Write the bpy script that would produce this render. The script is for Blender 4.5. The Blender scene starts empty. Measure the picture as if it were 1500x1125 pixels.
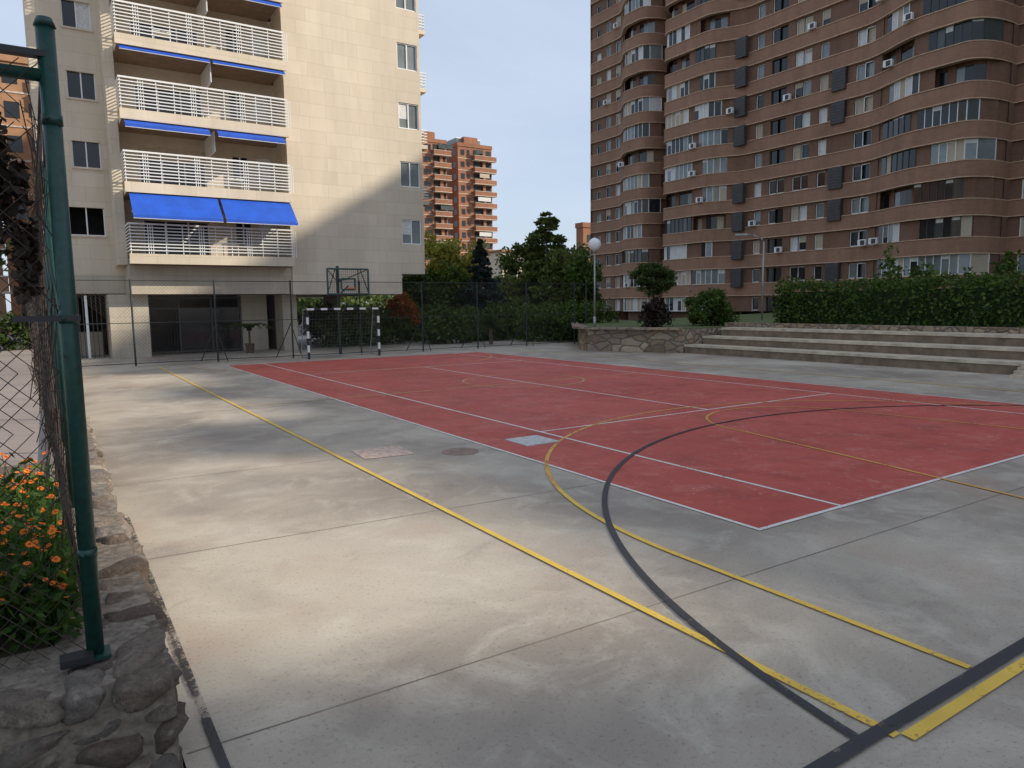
import bpy, numpy as np, math, random
from mathutils import Matrix, Vector
random.seed(7); rng=np.random.default_rng(7)
D=bpy.data; scene=bpy.context.scene; col=scene.collection
# ------------------------------------------------------------ materials
def newmat(name):
    m=D.materials.new(name); m.use_nodes=True; nt=m.node_tree
    return m,nt,nt.nodes['Principled BSDF']
def mixc(nt,fac,a,b,mode='MIX'):
    n=nt.nodes.new('ShaderNodeMix'); n.data_type='RGBA'; n.blend_type=mode
    for s,v in ((n.inputs[0],fac),(n.inputs[6],a),(n.inputs[7],b)):
        if hasattr(v,'is_linked') or hasattr(v,'links'): nt.links.new(v,s)
        else: s.default_value=v if not isinstance(v,tuple) else (*v[:3],1)
    return n.outputs[2]
def ramp(nt,src,pts):
    r=nt.nodes.new('ShaderNodeValToRGB'); e=r.color_ramp.elements
    while len(e)<len(pts): e.new(.5)
    for i,(p,c) in enumerate(pts):
        e[i].position=p; e[i].color=(c,c,c,1) if not isinstance(c,tuple) else (*c,1)
    nt.links.new(src,r.inputs[0]); return r.outputs[0]
def mth(nt,op,a,b):
    n=nt.nodes.new('ShaderNodeMath'); n.operation=op
    for i,v in enumerate((a,b)):
        if isinstance(v,(int,float)): n.inputs[i].default_value=v
        else: nt.links.new(v,n.inputs[i])
    return n.outputs[0]
def coord(nt,scale=(1,1,1)):
    g=nt.nodes.new('ShaderNodeNewGeometry'); mp=nt.nodes.new('ShaderNodeMapping'); mp.inputs['Scale'].default_value=scale
    nt.links.new(g.outputs['Position'],mp.inputs[0]); return mp.outputs[0]
def noise(nt,vec,sc,det=5,rough=.6,dist=0):
    n=nt.nodes.new('ShaderNodeTexNoise'); n.inputs['Scale'].default_value=sc; n.inputs['Detail'].default_value=det
    n.inputs['Roughness'].default_value=rough; n.inputs['Distortion'].default_value=dist
    nt.links.new(vec,n.inputs['Vector']); return n.outputs[0]
def bump(nt,bs,h,st=.3,d=.02):
    b=nt.nodes.new('ShaderNodeBump'); b.inputs['Strength'].default_value=st; b.inputs['Distance'].default_value=d
    nt.links.new(h,b.inputs['Height']); nt.links.new(b.outputs[0],bs.inputs['Normal'])
def simple(name,c,rough=.6,metal=0,var=.25,sc=3,spec=.5):
    m,nt,b=newmat(name); v=coord(nt)
    f=ramp(nt,noise(nt,v,sc),[(.3,0.),(.7,1.)])
    a=tuple(x*(1-var) for x in c); d=tuple(min(1,x*(1+var)) for x in c)
    nt.links.new(mixc(nt,f,a,d),b.inputs['Base Color'])
    b.inputs['Roughness'].default_value=rough; b.inputs['Metallic'].default_value=metal; b.inputs['Specular IOR Level'].default_value=spec
    return m
def wallvec(nt):
    g=nt.nodes.new('ShaderNodeNewGeometry'); s=nt.nodes.new('ShaderNodeSeparateXYZ'); nt.links.new(g.outputs['Position'],s.inputs[0])
    c=nt.nodes.new('ShaderNodeCombineXYZ'); nt.links.new(mth(nt,'ADD',s.outputs[0],s.outputs[1]),c.inputs[0]); nt.links.new(s.outputs[2],c.inputs[1]); return c.outputs[0],s
def brickmat(name,c1,c2,mort,bw,bh,ms,var=.2,rough=.85,stain=.25,bstr=.2,offs=.5):
    m,nt,b=newmat(name); v,s=wallvec(nt); p=coord(nt)
    t=nt.nodes.new('ShaderNodeTexBrick'); t.inputs['Scale'].default_value=1; t.inputs['Brick Width'].default_value=bw; t.inputs['Row Height'].default_value=bh
    t.inputs['Mortar Size'].default_value=ms; t.inputs['Color1'].default_value=(*c1,1); t.inputs['Color2'].default_value=(*c2,1); t.inputs['Mortar'].default_value=(*mort,1)
    t.offset=offs; nt.links.new(v,t.inputs['Vector'])
    st=ramp(nt,noise(nt,coord(nt,(1,1,.18)),.9,6,.65),[(.35,1.-stain),(.65,1.+0.0)])
    o=mixc(nt,1.,t.outputs['Color'],st,'MULTIPLY')
    n2=ramp(nt,noise(nt,p,.25,4),[(.3,1-var),(.7,1.)])
    o=mixc(nt,1.,o,n2,'MULTIPLY')
    nt.links.new(o,b.inputs['Base Color']); b.inputs['Roughness'].default_value=rough
    if bstr: bump(nt,b,t.outputs['Fac'],bstr,.01)
    return m
def concrete():
    m,nt,b=newmat('concrete_slab'); p=coord(nt)
    big=ramp(nt,noise(nt,p,.20,4,.5,.5),[(.34,0.),(.64,1.)])  # broad patches: staining plus mottled reflected light, painted into the colour
    o=mixc(nt,big,(.34,.285,.228),(.54,.472,.375))
    med=ramp(nt,noise(nt,p,.50,7,.6,.6),[(.38,0.),(.58,1.)])  # medium blotches: stains, with soft light and shadow streaks put in as colour
    o=mixc(nt,med,mixc(nt,1.,o,(.72,.71,.72),'MULTIPLY'),o)
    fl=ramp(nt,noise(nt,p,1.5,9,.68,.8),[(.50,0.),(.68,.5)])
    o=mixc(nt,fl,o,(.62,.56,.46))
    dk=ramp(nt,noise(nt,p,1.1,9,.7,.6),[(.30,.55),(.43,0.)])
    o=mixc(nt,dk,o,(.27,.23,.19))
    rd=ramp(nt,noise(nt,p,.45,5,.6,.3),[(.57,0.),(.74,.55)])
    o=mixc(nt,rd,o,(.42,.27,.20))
    sp=ramp(nt,noise(nt,p,38,3,.6),[(.28,.62),(.43,1.)])
    o=mixc(nt,1.,o,sp,'MULTIPLY')
    gr=ramp(nt,noise(nt,p,160,2,.5),[(.3,.84),(.7,1.07)])
    o=mixc(nt,1.,o,gr,'MULTIPLY')
    nt.links.new(o,b.inputs['Base Color'])
    r=ramp(nt,noise(nt,p,1.3,6),[(.3,.45),(.7,.78)]); nt.links.new(r,b.inputs['Roughness'])
    bump(nt,b,noise(nt,p,60,5,.7),.2,.01)
    return m
def redpaint():
    m,nt,b=newmat('red_court_paint'); p=coord(nt)
    big=ramp(nt,noise(nt,p,.4,5,.6,.5),[(.3,0.),(.7,1.)])
    o=mixc(nt,big,(.42,.064,.046),(.53,.098,.070))
    w=ramp(nt,noise(nt,p,2.2,10,.8,1.2),[(.52,0.),(.62,1.)])
    w2=ramp(nt,noise(nt,p,.5,4),[(.38,0.10),(.60,.5)])
    o=mixc(nt,mth(nt,'MULTIPLY',w,w2),o,(.60,.27,.21))
    sc=ramp(nt,noise(nt,coord(nt,(1,.5,1)),15,6,.8,.8),[(.59,0.),(.66,.85)])
    sc2=ramp(nt,noise(nt,p,.8,5),[(.42,.12),(.58,1.)])
    o=mixc(nt,mth(nt,'MULTIPLY',sc,sc2),o,(.68,.48,.40))
    dk=ramp(nt,noise(nt,p,1.4,7,.65),[(.3,.72),(.5,1.)]); o=mixc(nt,1.,o,dk,'MULTIPLY')
    nt.links.new(o,b.inputs['Base Color'])
    r=ramp(nt,noise(nt,p,1.,5),[(.3,.6),(.7,.8)]); nt.links.new(r,b.inputs['Roughness'])
    bump(nt,b,noise(nt,p,70,4,.7),.15,.01); return m
def linepaint(name,c,wear=.5,sc=28):
    m,nt,b=newmat(name); p=coord(nt)
    f=mth(nt,'ADD',mth(nt,'MULTIPLY',noise(nt,p,sc,7,.75,.3),.6),mth(nt,'MULTIPLY',noise(nt,p,1.6,4,.6),.4)); a=ramp(nt,f,[(wear-.05,0.),(wear+.01,1.)])
    al=mth(nt,'MAXIMUM',a,.15)
    v=ramp(nt,noise(nt,p,3,4),[(.3,.8),(.7,1.)])
    nt.links.new(mixc(nt,1.,c,v,'MULTIPLY'),b.inputs['Base Color']); nt.links.new(al,b.inputs['Alpha']); b.inputs['Roughness'].default_value=.6
    return m
def leafmat(name,c1,c2,trans=.3):
    m,nt,b=newmat(name); at=nt.nodes.new('ShaderNodeAttribute'); at.attribute_name='lv'
    n=ramp(nt,noise(nt,coord(nt),1.6,3),[(.3,.6),(.7,1.1)])
    o=mixc(nt,at.outputs['Fac'],c1,c2); o=mixc(nt,1.,o,n,'MULTIPLY')
    nt.links.new(o,b.inputs['Base Color']); b.inputs['Roughness'].default_value=.6; b.inputs['Specular IOR Level'].default_value=.25
    t=nt.nodes.new('ShaderNodeBsdfTranslucent'); nt.links.new(mixc(nt,1.,o,(1.3,1.4,.7),'MULTIPLY'),t.inputs[0])
    ms=nt.nodes.new('ShaderNodeMixShader'); ms.inputs[0].default_value=trans
    out=nt.nodes['Material Output']; nt.links.new(b.outputs[0],ms.inputs[1]); nt.links.new(t.outputs[0],ms.inputs[2]); nt.links.new(ms.outputs[0],out.inputs[0]); return m
def glass(name,c,rough=.08,spec=.8):
    m,nt,b=newmat(name); n=ramp(nt,noise(nt,coord(nt),.6,3),[(.3,.7),(.7,1.2)])
    nt.links.new(mixc(nt,1.,c,n,'MULTIPLY'),b.inputs['Base Color']); b.inputs['Roughness'].default_value=rough; b.inputs['Specular IOR Level'].default_value=spec; return m
def stonemat(name,sc=3.2):
    m,nt,b=newmat(name); v,_=wallvec(nt); g=coord(nt)
    wv=nt.nodes.new('ShaderNodeTexNoise'); wv.inputs['Scale'].default_value=2.5; nt.links.new(v,wv.inputs['Vector'])
    va=nt.nodes.new('ShaderNodeVectorMath'); va.operation='MULTIPLY_ADD'; va.inputs[1].default_value=(.22,.22,.22); nt.links.new(wv.outputs['Color'],va.inputs[0]); nt.links.new(v,va.inputs[2]); v=va.outputs[0]
    vo=nt.nodes.new('ShaderNodeTexVoronoi'); vo.feature='DISTANCE_TO_EDGE'; vo.inputs['Scale'].default_value=sc; nt.links.new(v,vo.inputs['Vector'])
    vc=nt.nodes.new('ShaderNodeTexVoronoi'); vc.inputs['Scale'].default_value=sc; nt.links.new(v,vc.inputs['Vector'])
    sp=nt.nodes.new('ShaderNodeSeparateColor'); nt.links.new(vc.outputs['Color'],sp.inputs[0])
    o=ramp(nt,sp.outputs[0],[(0,(.22,.15,.10)),(.35,(.40,.29,.19)),(.7,(.30,.235,.18)),(1,(.54,.41,.285))])
    nn=ramp(nt,noise(nt,g,9,6,.7),[(.3,.65),(.7,1.1)]); o=mixc(nt,1.,o,nn,'MULTIPLY')
    e=ramp(nt,vo.outputs[0],[(.02,0.),(.07,1.)]); o=mixc(nt,e,(.15,.12,.09),o)
    nt.links.new(o,b.inputs['Base Color']); b.inputs['Roughness'].default_value=.9
    h=ramp(nt,vo.outputs[0],[(.0,0.),(.18,1.)]); bump(nt,b,h,.8,.06); return m
def rockmat():
    m,nt,b=newmat('fieldstone'); at=nt.nodes.new('ShaderNodeAttribute'); at.attribute_name='lv'; p=coord(nt)
    o=ramp(nt,at.outputs['Fac'],[(0,(.17,.115,.085)),(.4,(.33,.265,.205)),(.75,(.27,.23,.20)),(1,(.44,.38,.305))])
    n=ramp(nt,noise(nt,p,14,9,.75,.5),[(.3,.45),(.7,1.2)]); o=mixc(nt,1.,o,n,'MULTIPLY')
    l=ramp(nt,noise(nt,p,7,6,.7),[(.56,0.),(.66,.6)]); o=mixc(nt,l,o,(.50,.45,.37))
    k=ramp(nt,noise(nt,p,45,5,.7),[(.3,.55),(.5,1.)]); o=mixc(nt,1.,o,k,'MULTIPLY')
    nt.links.new(o,b.inputs['Base Color']); b.inputs['Roughness'].default_value=.92
    bump(nt,b,noise(nt,p,26,10,.75),1.,.04); return m

M=dict(
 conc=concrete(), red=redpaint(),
 white=linepaint('white_line_paint',(.80,.77,.71),.43), yellow=linepaint('yellow_line_paint',(.80,.52,.08),.43), yellow_old=linepaint('worn_yellow_paint',(.68,.48,.15),.475), yellow_red=linepaint('orange_worn_paint',(.76,.40,.08),.465),
 black=linepaint('black_line_paint',(.04,.04,.044),.42), black_old=linepaint('worn_black_paint',(.05,.048,.046),.49), joint=simple('joint_dirt',(.21,.175,.14),.9,0,.4,2),
 patchm=simple('metal_cover',(.50,.50,.47),.5,0,.25,9), patchr=simple('worn_patch',(.58,.42,.33),.8,0,.35,12), stain=simple('manhole_rust',(.27,.18,.14),.8,0,.3,9),
 ground=simple('ground_mat',(.17,.15,.12),.95,0,.3,.3), grass=simple('grass_mat',(.09,.12,.035),.95,0,.4,6), soil=simple('soil_mat',(.14,.10,.07),.95,0,.4,20),
 trav=brickmat('travertine',(.745,.645,.50),(.69,.59,.45),(.52,.43,.32),1.25,.62,.006,.10,.7,.15,.1,.37),
 travd=brickmat('travertine_base',(.64,.56,.44),(.58,.50,.39),(.42,.36,.28),1.2,.6,.006,.15,.7,.25,.1,.37),
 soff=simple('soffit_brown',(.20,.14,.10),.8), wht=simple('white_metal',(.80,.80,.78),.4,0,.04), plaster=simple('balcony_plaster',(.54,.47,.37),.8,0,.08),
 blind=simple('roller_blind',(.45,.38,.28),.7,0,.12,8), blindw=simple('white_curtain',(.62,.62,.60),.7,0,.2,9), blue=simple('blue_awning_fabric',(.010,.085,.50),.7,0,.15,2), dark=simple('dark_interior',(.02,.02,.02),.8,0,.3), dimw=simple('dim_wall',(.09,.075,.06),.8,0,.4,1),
 frame=simple('dark_frame',(.06,.06,.06),.4), gls=glass('window_glass',(.022,.024,.026),.08,.5), glt=glass('window_glass_light',(.20,.23,.23),.12,.6), glg=glass('window_glass_green',(.06,.075,.07),.1,.5),
 brick=brickmat('brown_brick',(.27,.133,.080),(.215,.103,.064),(.21,.14,.10),.26,.085,.012,.15,.9,.22,0),
 brickl=brickmat('light_brick_band',(.43,.222,.133),(.35,.178,.107),(.32,.22,.16),.26,.085,.012,.15,.9,.22,0),
 cop=simple('coping_stone',(.54,.37,.25),.85), copw=simple('pale_coping',(.58,.50,.42),.85), lou=simple('grey_louvre',(.055,.05,.047),.6),
 orb=brickmat('orange_brick',(.42,.17,.082),(.35,.135,.065),(.3,.2,.15),.5,.17,.015,.2,.9,.2,0), orl=brickmat('pale_orange_brick',(.52,.27,.14),(.46,.235,.125),(.4,.3,.2),.5,.17,.015,.2,.9,.2,0),
 green=simple('green_painted_steel',(.007,.048,.037),.45,0,.35,25), dgreen=simple('dark_fence_steel',(.03,.04,.038),.5,.2), bframe=simple('backboard_steel',(.035,.085,.075),.5), wire=simple('galvanised_wire',(.10,.095,.085),.6,.5,.3,20), rwire=simple('rusty_wire',(.06,.042,.032),.8,.2,.4,25),
 galv=simple('galvanised_steel',(.35,.36,.36),.45,.5,.15), blk=simple('black_plastic',(.02,.02,.022),.5), globe=simple('opal_globe',(.80,.80,.78),.25,0,.03),
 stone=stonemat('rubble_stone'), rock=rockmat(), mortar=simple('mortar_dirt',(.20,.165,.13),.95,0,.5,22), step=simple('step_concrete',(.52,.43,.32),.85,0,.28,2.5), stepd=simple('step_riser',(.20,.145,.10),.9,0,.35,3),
 hedge=leafmat('hedge_leaves',(.035,.07,.013),(.135,.20,.038)), bush=leafmat('bush_leaves',(.025,.05,.012),(.09,.135,.032)), blued=leafmat('blue_spruce_needles',(.016,.034,.03),(.06,.09,.078),.15),
 lightc=leafmat('cedar_needles',(.06,.10,.028),(.22,.26,.075),.3), yel=leafmat('autumn_leaves',(.20,.20,.035),(.52,.46,.09)), redl=leafmat('red_leaves',(.26,.06,.02),(.52,.17,.03)), drk=leafmat('dark_leaves',(.025,.018,.015),(.06,.042,.03),.1),
 fl=leafmat('marigold_leaves',(.03,.075,.013),(.10,.18,.033)), orf=simple('marigold_petals',(.90,.20,.008),.6,0,.25,40), orc=simple('marigold_centre',(.25,.06,.01),.8), bark=simple('bark',(.10,.07,.05),.9,0,.4,8),
 wood=simple('dry_brush',(.06,.042,.032),.95,0,.4,30), pave=brickmat('paving',(.38,.31,.27),(.34,.28,.245),(.25,.21,.19),.4,.4,.01,.2,.9,.1,0))
# ------------------------------------------------------------ mesh builder
def empty(name,loc=(0,0,0)):
    o=D.objects.new(name,None); o.location=loc; o.empty_display_size=.3; col.objects.link(o); return o
class MB:
    def __init__(s,name,mat,parent=None,smooth=False): s.n=name; s.m=M[mat]; s.p=parent; s.v=[]; s.f=[]; s.sm=smooth
    def quad(s,a,b,c,d): i=len(s.v); s.v+=[a,b,c,d]; s.f.append((i,i+1,i+2,i+3))
    def poly(s,pts): i=len(s.v); s.v+=list(pts); s.f.append(tuple(range(i,i+len(pts))))
    def box(s,x0,x1,y0,y1,z0,z1):
        i=len(s.v); s.v+=[(x0,y0,z0),(x1,y0,z0),(x1,y1,z0),(x0,y1,z0),(x0,y0,z1),(x1,y0,z1),(x1,y1,z1),(x0,y1,z1)]
        s.f+=[tuple(i+k for k in q) for q in ((0,3,2,1),(4,5,6,7),(0,1,5,4),(1,2,6,5),(2,3,7,6),(3,0,4,7))]
    def prism(s,pts,z0,z1):
        n=len(pts); i=len(s.v); s.v+=[(x,y,z0) for x,y in pts]+[(x,y,z1) for x,y in pts]
        s.f.append(tuple(i+k for k in reversed(range(n)))); s.f.append(tuple(i+n+k for k in range(n)))
        for k in range(n): j=(k+1)%n; s.f.append((i+k,i+j,i+n+j,i+n+k))
    def tube(s,p,q,r,r2=None,n=8):
        r2=r if r2 is None else r2; p=Vector(p);q=Vector(q); d=(q-p).normalized(); a=d.orthogonal().normalized(); b=d.cross(a); i=len(s.v)
        for c,rr in ((p,r),(q,r2)):
            for k in range(n):
                t=2*math.pi*k/n; s.v.append(tuple(c+a*(rr*math.cos(t))+b*(rr*math.sin(t))))
        for k in range(n): j=(k+1)%n; s.f.append((i+k,i+j,i+n+j,i+n+k))
        s.f.append(tuple(i+k for k in reversed(range(n)))); s.f.append(tuple(i+n+k for k in range(n)))
    def path(s,pts,r,n=8):
        for a,b in zip(pts[:-1],pts[1:]): s.tube(a,b,r,n=n)
    def ball(s,c,r,seg=20,rings=12):
        i=len(s.v)
        for a in range(rings+1):
            th=math.pi*a/rings
            for b in range(seg):
                ph=2*math.pi*b/seg; s.v.append((c[0]+r*math.sin(th)*math.cos(ph),c[1]+r*math.sin(th)*math.sin(ph),c[2]+r*math.cos(th)))
        for a in range(rings):
            for b in range(seg): s.f.append((i+a*seg+b,i+a*seg+(b+1)%seg,i+(a+1)*seg+(b+1)%seg,i+(a+1)*seg+b))
    def wall(s,ax,pos,sg,a0,a1,z0,z1,ops,dep=.2):
        A=sorted({a0,a1,*[o[0] for o in ops],*[o[1] for o in ops]}); Z=sorted({z0,z1,*[o[2] for o in ops],*[o[3] for o in ops]})
        P=(lambda a,z,d=0:(a,pos+sg*d,z)) if ax=='y' else (lambda a,z,d=0:(pos+sg*d,a,z))
        for a,b in zip(A[:-1],A[1:]):
            for c,d in zip(Z[:-1],Z[1:]):
                ma,mz=(a+b)/2,(c+d)/2
                if any(o[0]<ma<o[1] and o[2]<mz<o[3] for o in ops): continue
                s.quad(P(a,c),P(b,c),P(b,d),P(a,d))
        for o in ops:
            for e,f in (((o[0],o[2]),(o[1],o[2])),((o[1],o[2]),(o[1],o[3])),((o[1],o[3]),(o[0],o[3])),((o[0],o[3]),(o[0],o[2]))):
                s.quad(P(*e),P(*f),P(*f,dep),P(*e,dep))
    def done(s):
        if not s.f: return None
        me=D.meshes.new(s.n); me.from_pydata(s.v,[],s.f); me.materials.append(s.m)
        if s.sm: me.polygons.foreach_set('use_smooth',[True]*len(me.polygons))
        o=D.objects.new(s.n,me); col.objects.link(o)
        if s.p: o.parent=s.p
        return o
class Kit:
    def __init__(s,parent): s.p=parent; s.d={}
    def __call__(s,name,mat,smooth=False):
        k=(name,mat)
        if k not in s.d: s.d[k]=MB(name,mat,s.p,smooth)
        return s.d[k]
    def done(s):
        for b in s.d.values(): b.done()
def one(name,mat,smooth=False): return MB(name,mat,None,smooth)
def cells(name,C,sz,mat,parent=None,aspect=1.6):
    n=len(C); a=rng.normal(size=(n,3)); a/=np.linalg.norm(a,axis=1)[:,None]; b=rng.normal(size=(n,3)); b-=a*(a*b).sum(1)[:,None]; b/=np.linalg.norm(b,axis=1)[:,None]
    s=sz*rng.uniform(.6,1.4,size=(n,1)); A=a*s*aspect; B=b*s
    V=np.stack([C-A,C-B*.9+A*.1,C+A,C+B*.9+A*.1],1).reshape(-1,3)
    me=D.meshes.new(name); me.vertices.add(4*n); me.vertices.foreach_set('co',V.ravel()); me.loops.add(4*n); me.loops.foreach_set('vertex_index',np.arange(4*n,dtype=np.int32))
    me.polygons.add(n); me.polygons.foreach_set('loop_start',np.arange(0,4*n,4,dtype=np.int32)); me.update(calc_edges=True)
    at=me.attributes.new('lv','FLOAT','FACE'); at.data.foreach_set('value',rng.uniform(0,1,n)**1.3)
    me.materials.append(M[mat]); o=D.objects.new(name,me); col.objects.link(o)
    if parent: o.parent=parent
    return o
def blobpts(blobs,n,sub=26,sig=.20):
    out=[]; vol=np.array([b[3]*b[4]*b[5] for b in blobs])**(2/3); vol/=vol.sum()
    for b,w in zip(blobs,vol):
        k=int(n*w)+5; c=np.array(b[:3]); r=np.array(b[3:6])
        d=rng.normal(size=(sub,3)); d/=np.linalg.norm(d,axis=1)[:,None]; sc=c+d*r*rng.uniform(.55,.98,(sub,1)); ss=rng.uniform(.5,1.4,(sub,1))
        i=rng.integers(0,sub,k); out.append(sc[i]+np.clip(rng.normal(size=(k,3)),-1.8,1.8)*r*sig*ss[i])
    return np.concatenate(out)
def tree(name,base,H,crown,n,sz,mat,tr=.12,limbs=7,sub=26,sig=.2):
    p=empty(name,base); t=MB('trunk','bark',p,True); z0=min(c[2]-c[5]*.6 for c in crown)
    t.tube((0,0,-.1),(0.05,0,z0),tr,tr*.75); top=(.05,.03,H*.8); t.tube((0.05,0,z0),top,tr*.75,tr*.25)
    for i in range(limbs):
        c=random.choice(crown); a=random.uniform(0,6.28); h=z0+(H*.75-z0)*random.random()*.7
        t.tube((.05,0,h),(c[0]+math.cos(a)*c[3]*.75,c[1]+math.sin(a)*c[4]*.75,c[2]+random.uniform(-.1,.5)*c[5]),tr*.35,tr*.08,6)
    t.done(); cells('crown',blobpts(crown,n,sub,sig),sz,mat,p); return p
def conifer(name,base,H,R,n,sz,mat,z0=.1,droop=.25,br=90,pw=.85):
    p=empty(name,base); t=MB('trunk','bark',p,True); t.tube((0,0,-.1),(0,0,H*.97),R*.07,.01); pts=[]
    h=z0+(1-z0)*rng.uniform(0,1,br)**1.15; h.sort(); per=n//br
    for k in h:
        a=rng.uniform(0,6.283); L=R*(1-(k-z0)/(1-z0))**pw*rng.uniform(.6,1.12)+.04*R; z=k*H
        u=rng.uniform(0.1,1,per)**.75; q=np.stack([np.cos(a)*L*u,np.sin(a)*L*u,z-droop*L*u*u+.06*L*u],1)
        q+=rng.normal(size=q.shape)*np.array([.09,.09,.045])*max(L,.25*R); pts.append(q)
        t.tube((0,0,z),(math.cos(a)*L*.85,math.sin(a)*L*.85,z-droop*L*.7),R*.018,.004,4)
    t.done(); cells('needles',np.concatenate(pts),sz,mat,p); return p
# ------------------------------------------------------------ ground
g=one('ground','ground'); g.quad((-1500,-1500,-.06),(1500,-1500,-.06),(1500,1500,-.06),(-1500,1500,-.06)); g.done()
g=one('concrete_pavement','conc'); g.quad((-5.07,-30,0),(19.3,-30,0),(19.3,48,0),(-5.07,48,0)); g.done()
r=one('tennis_court','red'); r.quad((0,0,.004),(10.97,0,.004),(10.97,23.77,.004),(0,23.77,.004)); r.done()
mk=empty('court_line_markings'); K=Kit(mk)
def line(nm,mat,a,b,w,z):
    a=Vector((*a,0)); b=Vector((*b,0)); n=(b-a).normalized().cross(Vector((0,0,1)))*w/2
    K(nm,mat).quad(*[(q.x,q.y,z) for q in (a-n,a+n,b+n,b-n)])
def arc(nm,mat,c,R,a0,a1,w,z,n=64):
    for i in range(n):
        t0=math.radians(a0+(a1-a0)*i/n); t1=math.radians(a0+(a1-a0)*(i+1)/n)
        P=lambda r,t:(c[0]+r*math.cos(t),c[1]+r*math.sin(t),z)
        K(nm,mat).quad(P(R-w/2,t0),P(R+w/2,t0),P(R+w/2,t1),P(R-w/2,t1))
W=.05
for x in (.025,1.37,9.6,10.945): line('tennis_lines','white',(x,0.05),(x,23.72),W,.007)
for y in (.025,23.745): line('tennis_lines','white',(0,y),(10.97,y),.05,.007)
for y in (5.485,18.285): line('tennis_lines','white',(1.395,y),(9.575,y),W,.007)
line('tennis_lines','white',(5.485,5.51),(5.485,18.26),W,.007)
line('handball_lines','yellow',(-2.1,-2.44),(-2.1,25.0),.062,.010); line('handball_lines','yellow',(-2.07,-2.475),(13.2,-2.475),.07,.010)
line('handball_lines','yellow',(13.2,-2.44),(13.2,25),.06,.010)
line('faded_lines','yellow_old',(-2.07,11.9),(13.1,11.9),.05,.010)
C0=(4.9,-.05)
line('area_lines','yellow',(-1.1,-2.32),(-1.1,-.05),.055,.010); arc('area_lines_faded','yellow_red',C0,6.0,180-24,0,.058,.010); arc('area_lines','yellow',C0,6.0,180,180-24,.058,.010)
arc('area_lines_faded','yellow_red',(4.9,24.3),6,180,360,.05,.010)
arc('free_throw','yellow_red',(5.8,3.5),1.72,0,180,.05,.0105); line('free_throw','yellow_red',(2.9,-2.4),(4.08,3.5),.05,.0105); line('free_throw','yellow_red',(7.52,3.5),(8.2,-2.4),.05,.0105)
arc('centre_circle','yellow_old',(5.7,12.4),1.7,0,360,.045,.013)
arc('basketball_lines','black',(5.3,-3.35),7.65,172.6,20,.06,.0135,90)
line('basketball_lines','black',(-4.5,-2.375),(13.4,-2.375),.08,.0140); line('basketball_lines','black',(-4.92,-8),(-4.92,-.35),.045,.0135); line('basketball_lines_worn','black_old',(-4.92,-.35),(-4.92,4.0),.045,.0135)
K.done()
j=one('pavement_joints','joint')
for y in (-6.9,-3.8,-.72,2.4,5.5,8.6,11.6,14.7,17.8,20.9,24,27):
    for x0,x1 in ((-5.05,-.01),(10.98,17)) if y>0 else ((-5.05,17),):
        j.quad((x0,y+.12,.003),(x1,y-.15,.003),(x1,y-.142,.003),(x0,y+.129,.003))
for x in (13.9,): j.quad((x,-9,.0035),(x+.012,-9,.0035),(x+.012,25.5,.0035),(x,25.5,.0035))
j.done()
c=one('utility_cover','patchm'); c.box(.50,1.12,4.6,5.24,.0,.016); c.done()
c=one('pavement_patch','patchr'); c.quad((-1.85,5.2,.006),(-1.12,5.12,.006),(-1.05,5.85,.006),(-1.8,5.92,.006)); c.done()
c=one('manhole_cover','stain'); c.prism([(-.5+.27*math.cos(t*.3927),4.88+.27*math.sin(t*.3927)) for t in range(16)],0,.007); c.done()
# ------------------------------------------------------------ chain link
def wires(name,segs,r,mat,parent):
    S=np.array(segs); n=len(S); d=S[:,1]-S[:,0]; d/=np.linalg.norm(d,axis=1)[:,None]; ref=np.array([.31,.42,.85]); a=np.cross(d,ref); a/=np.linalg.norm(a,axis=1)[:,None]; b=np.cross(d,a)
    V=[]
    for e in (0,1):
        for k in range(3):
            t=k*2.0944; V.append(S[:,e]+r*(a*math.cos(t)+b*math.sin(t)))
    V=np.stack(V,1).reshape(-1,3); base=np.arange(n)[:,None]*6; F=np.concatenate([base+np.array([k,(k+1)%3,3+(k+1)%3,3+k]) for k in range(3)],1).reshape(-1)
    m=len(F)//4; me=D.meshes.new(name); me.vertices.add(len(V)); me.vertices.foreach_set('co',V.ravel()); me.loops.add(len(F)); me.loops.foreach_set('vertex_index',F.astype(np.int32))
    me.polygons.add(m); me.polygons.foreach_set('loop_start',np.arange(0,4*m,4,dtype=np.int32)); me.update(calc_edges=True); me.materials.append(M[mat]); o=D.objects.new(name,me); col.objects.link(o); o.parent=parent
def chain(Lg,H,sp,fn,step):
    out=[]
    for sgn in (1,-1):
        c=-H if sgn==1 else 0
        while c<Lg+(H if sgn==-1 else 0):
            zs=np.arange(0,H+1e-6,step) if step else np.array([0,H])
            for z0,z1 in zip(zs[:-1],zs[1:]):
                s0=c+sgn*z0; s1=c+sgn*z1
                if min(s0,s1)>=-1e-6 and max(s0,s1)<=Lg+1e-6: out.append((fn(s0,z0),fn(s1,z1)))
            c+=sp
    return out
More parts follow.
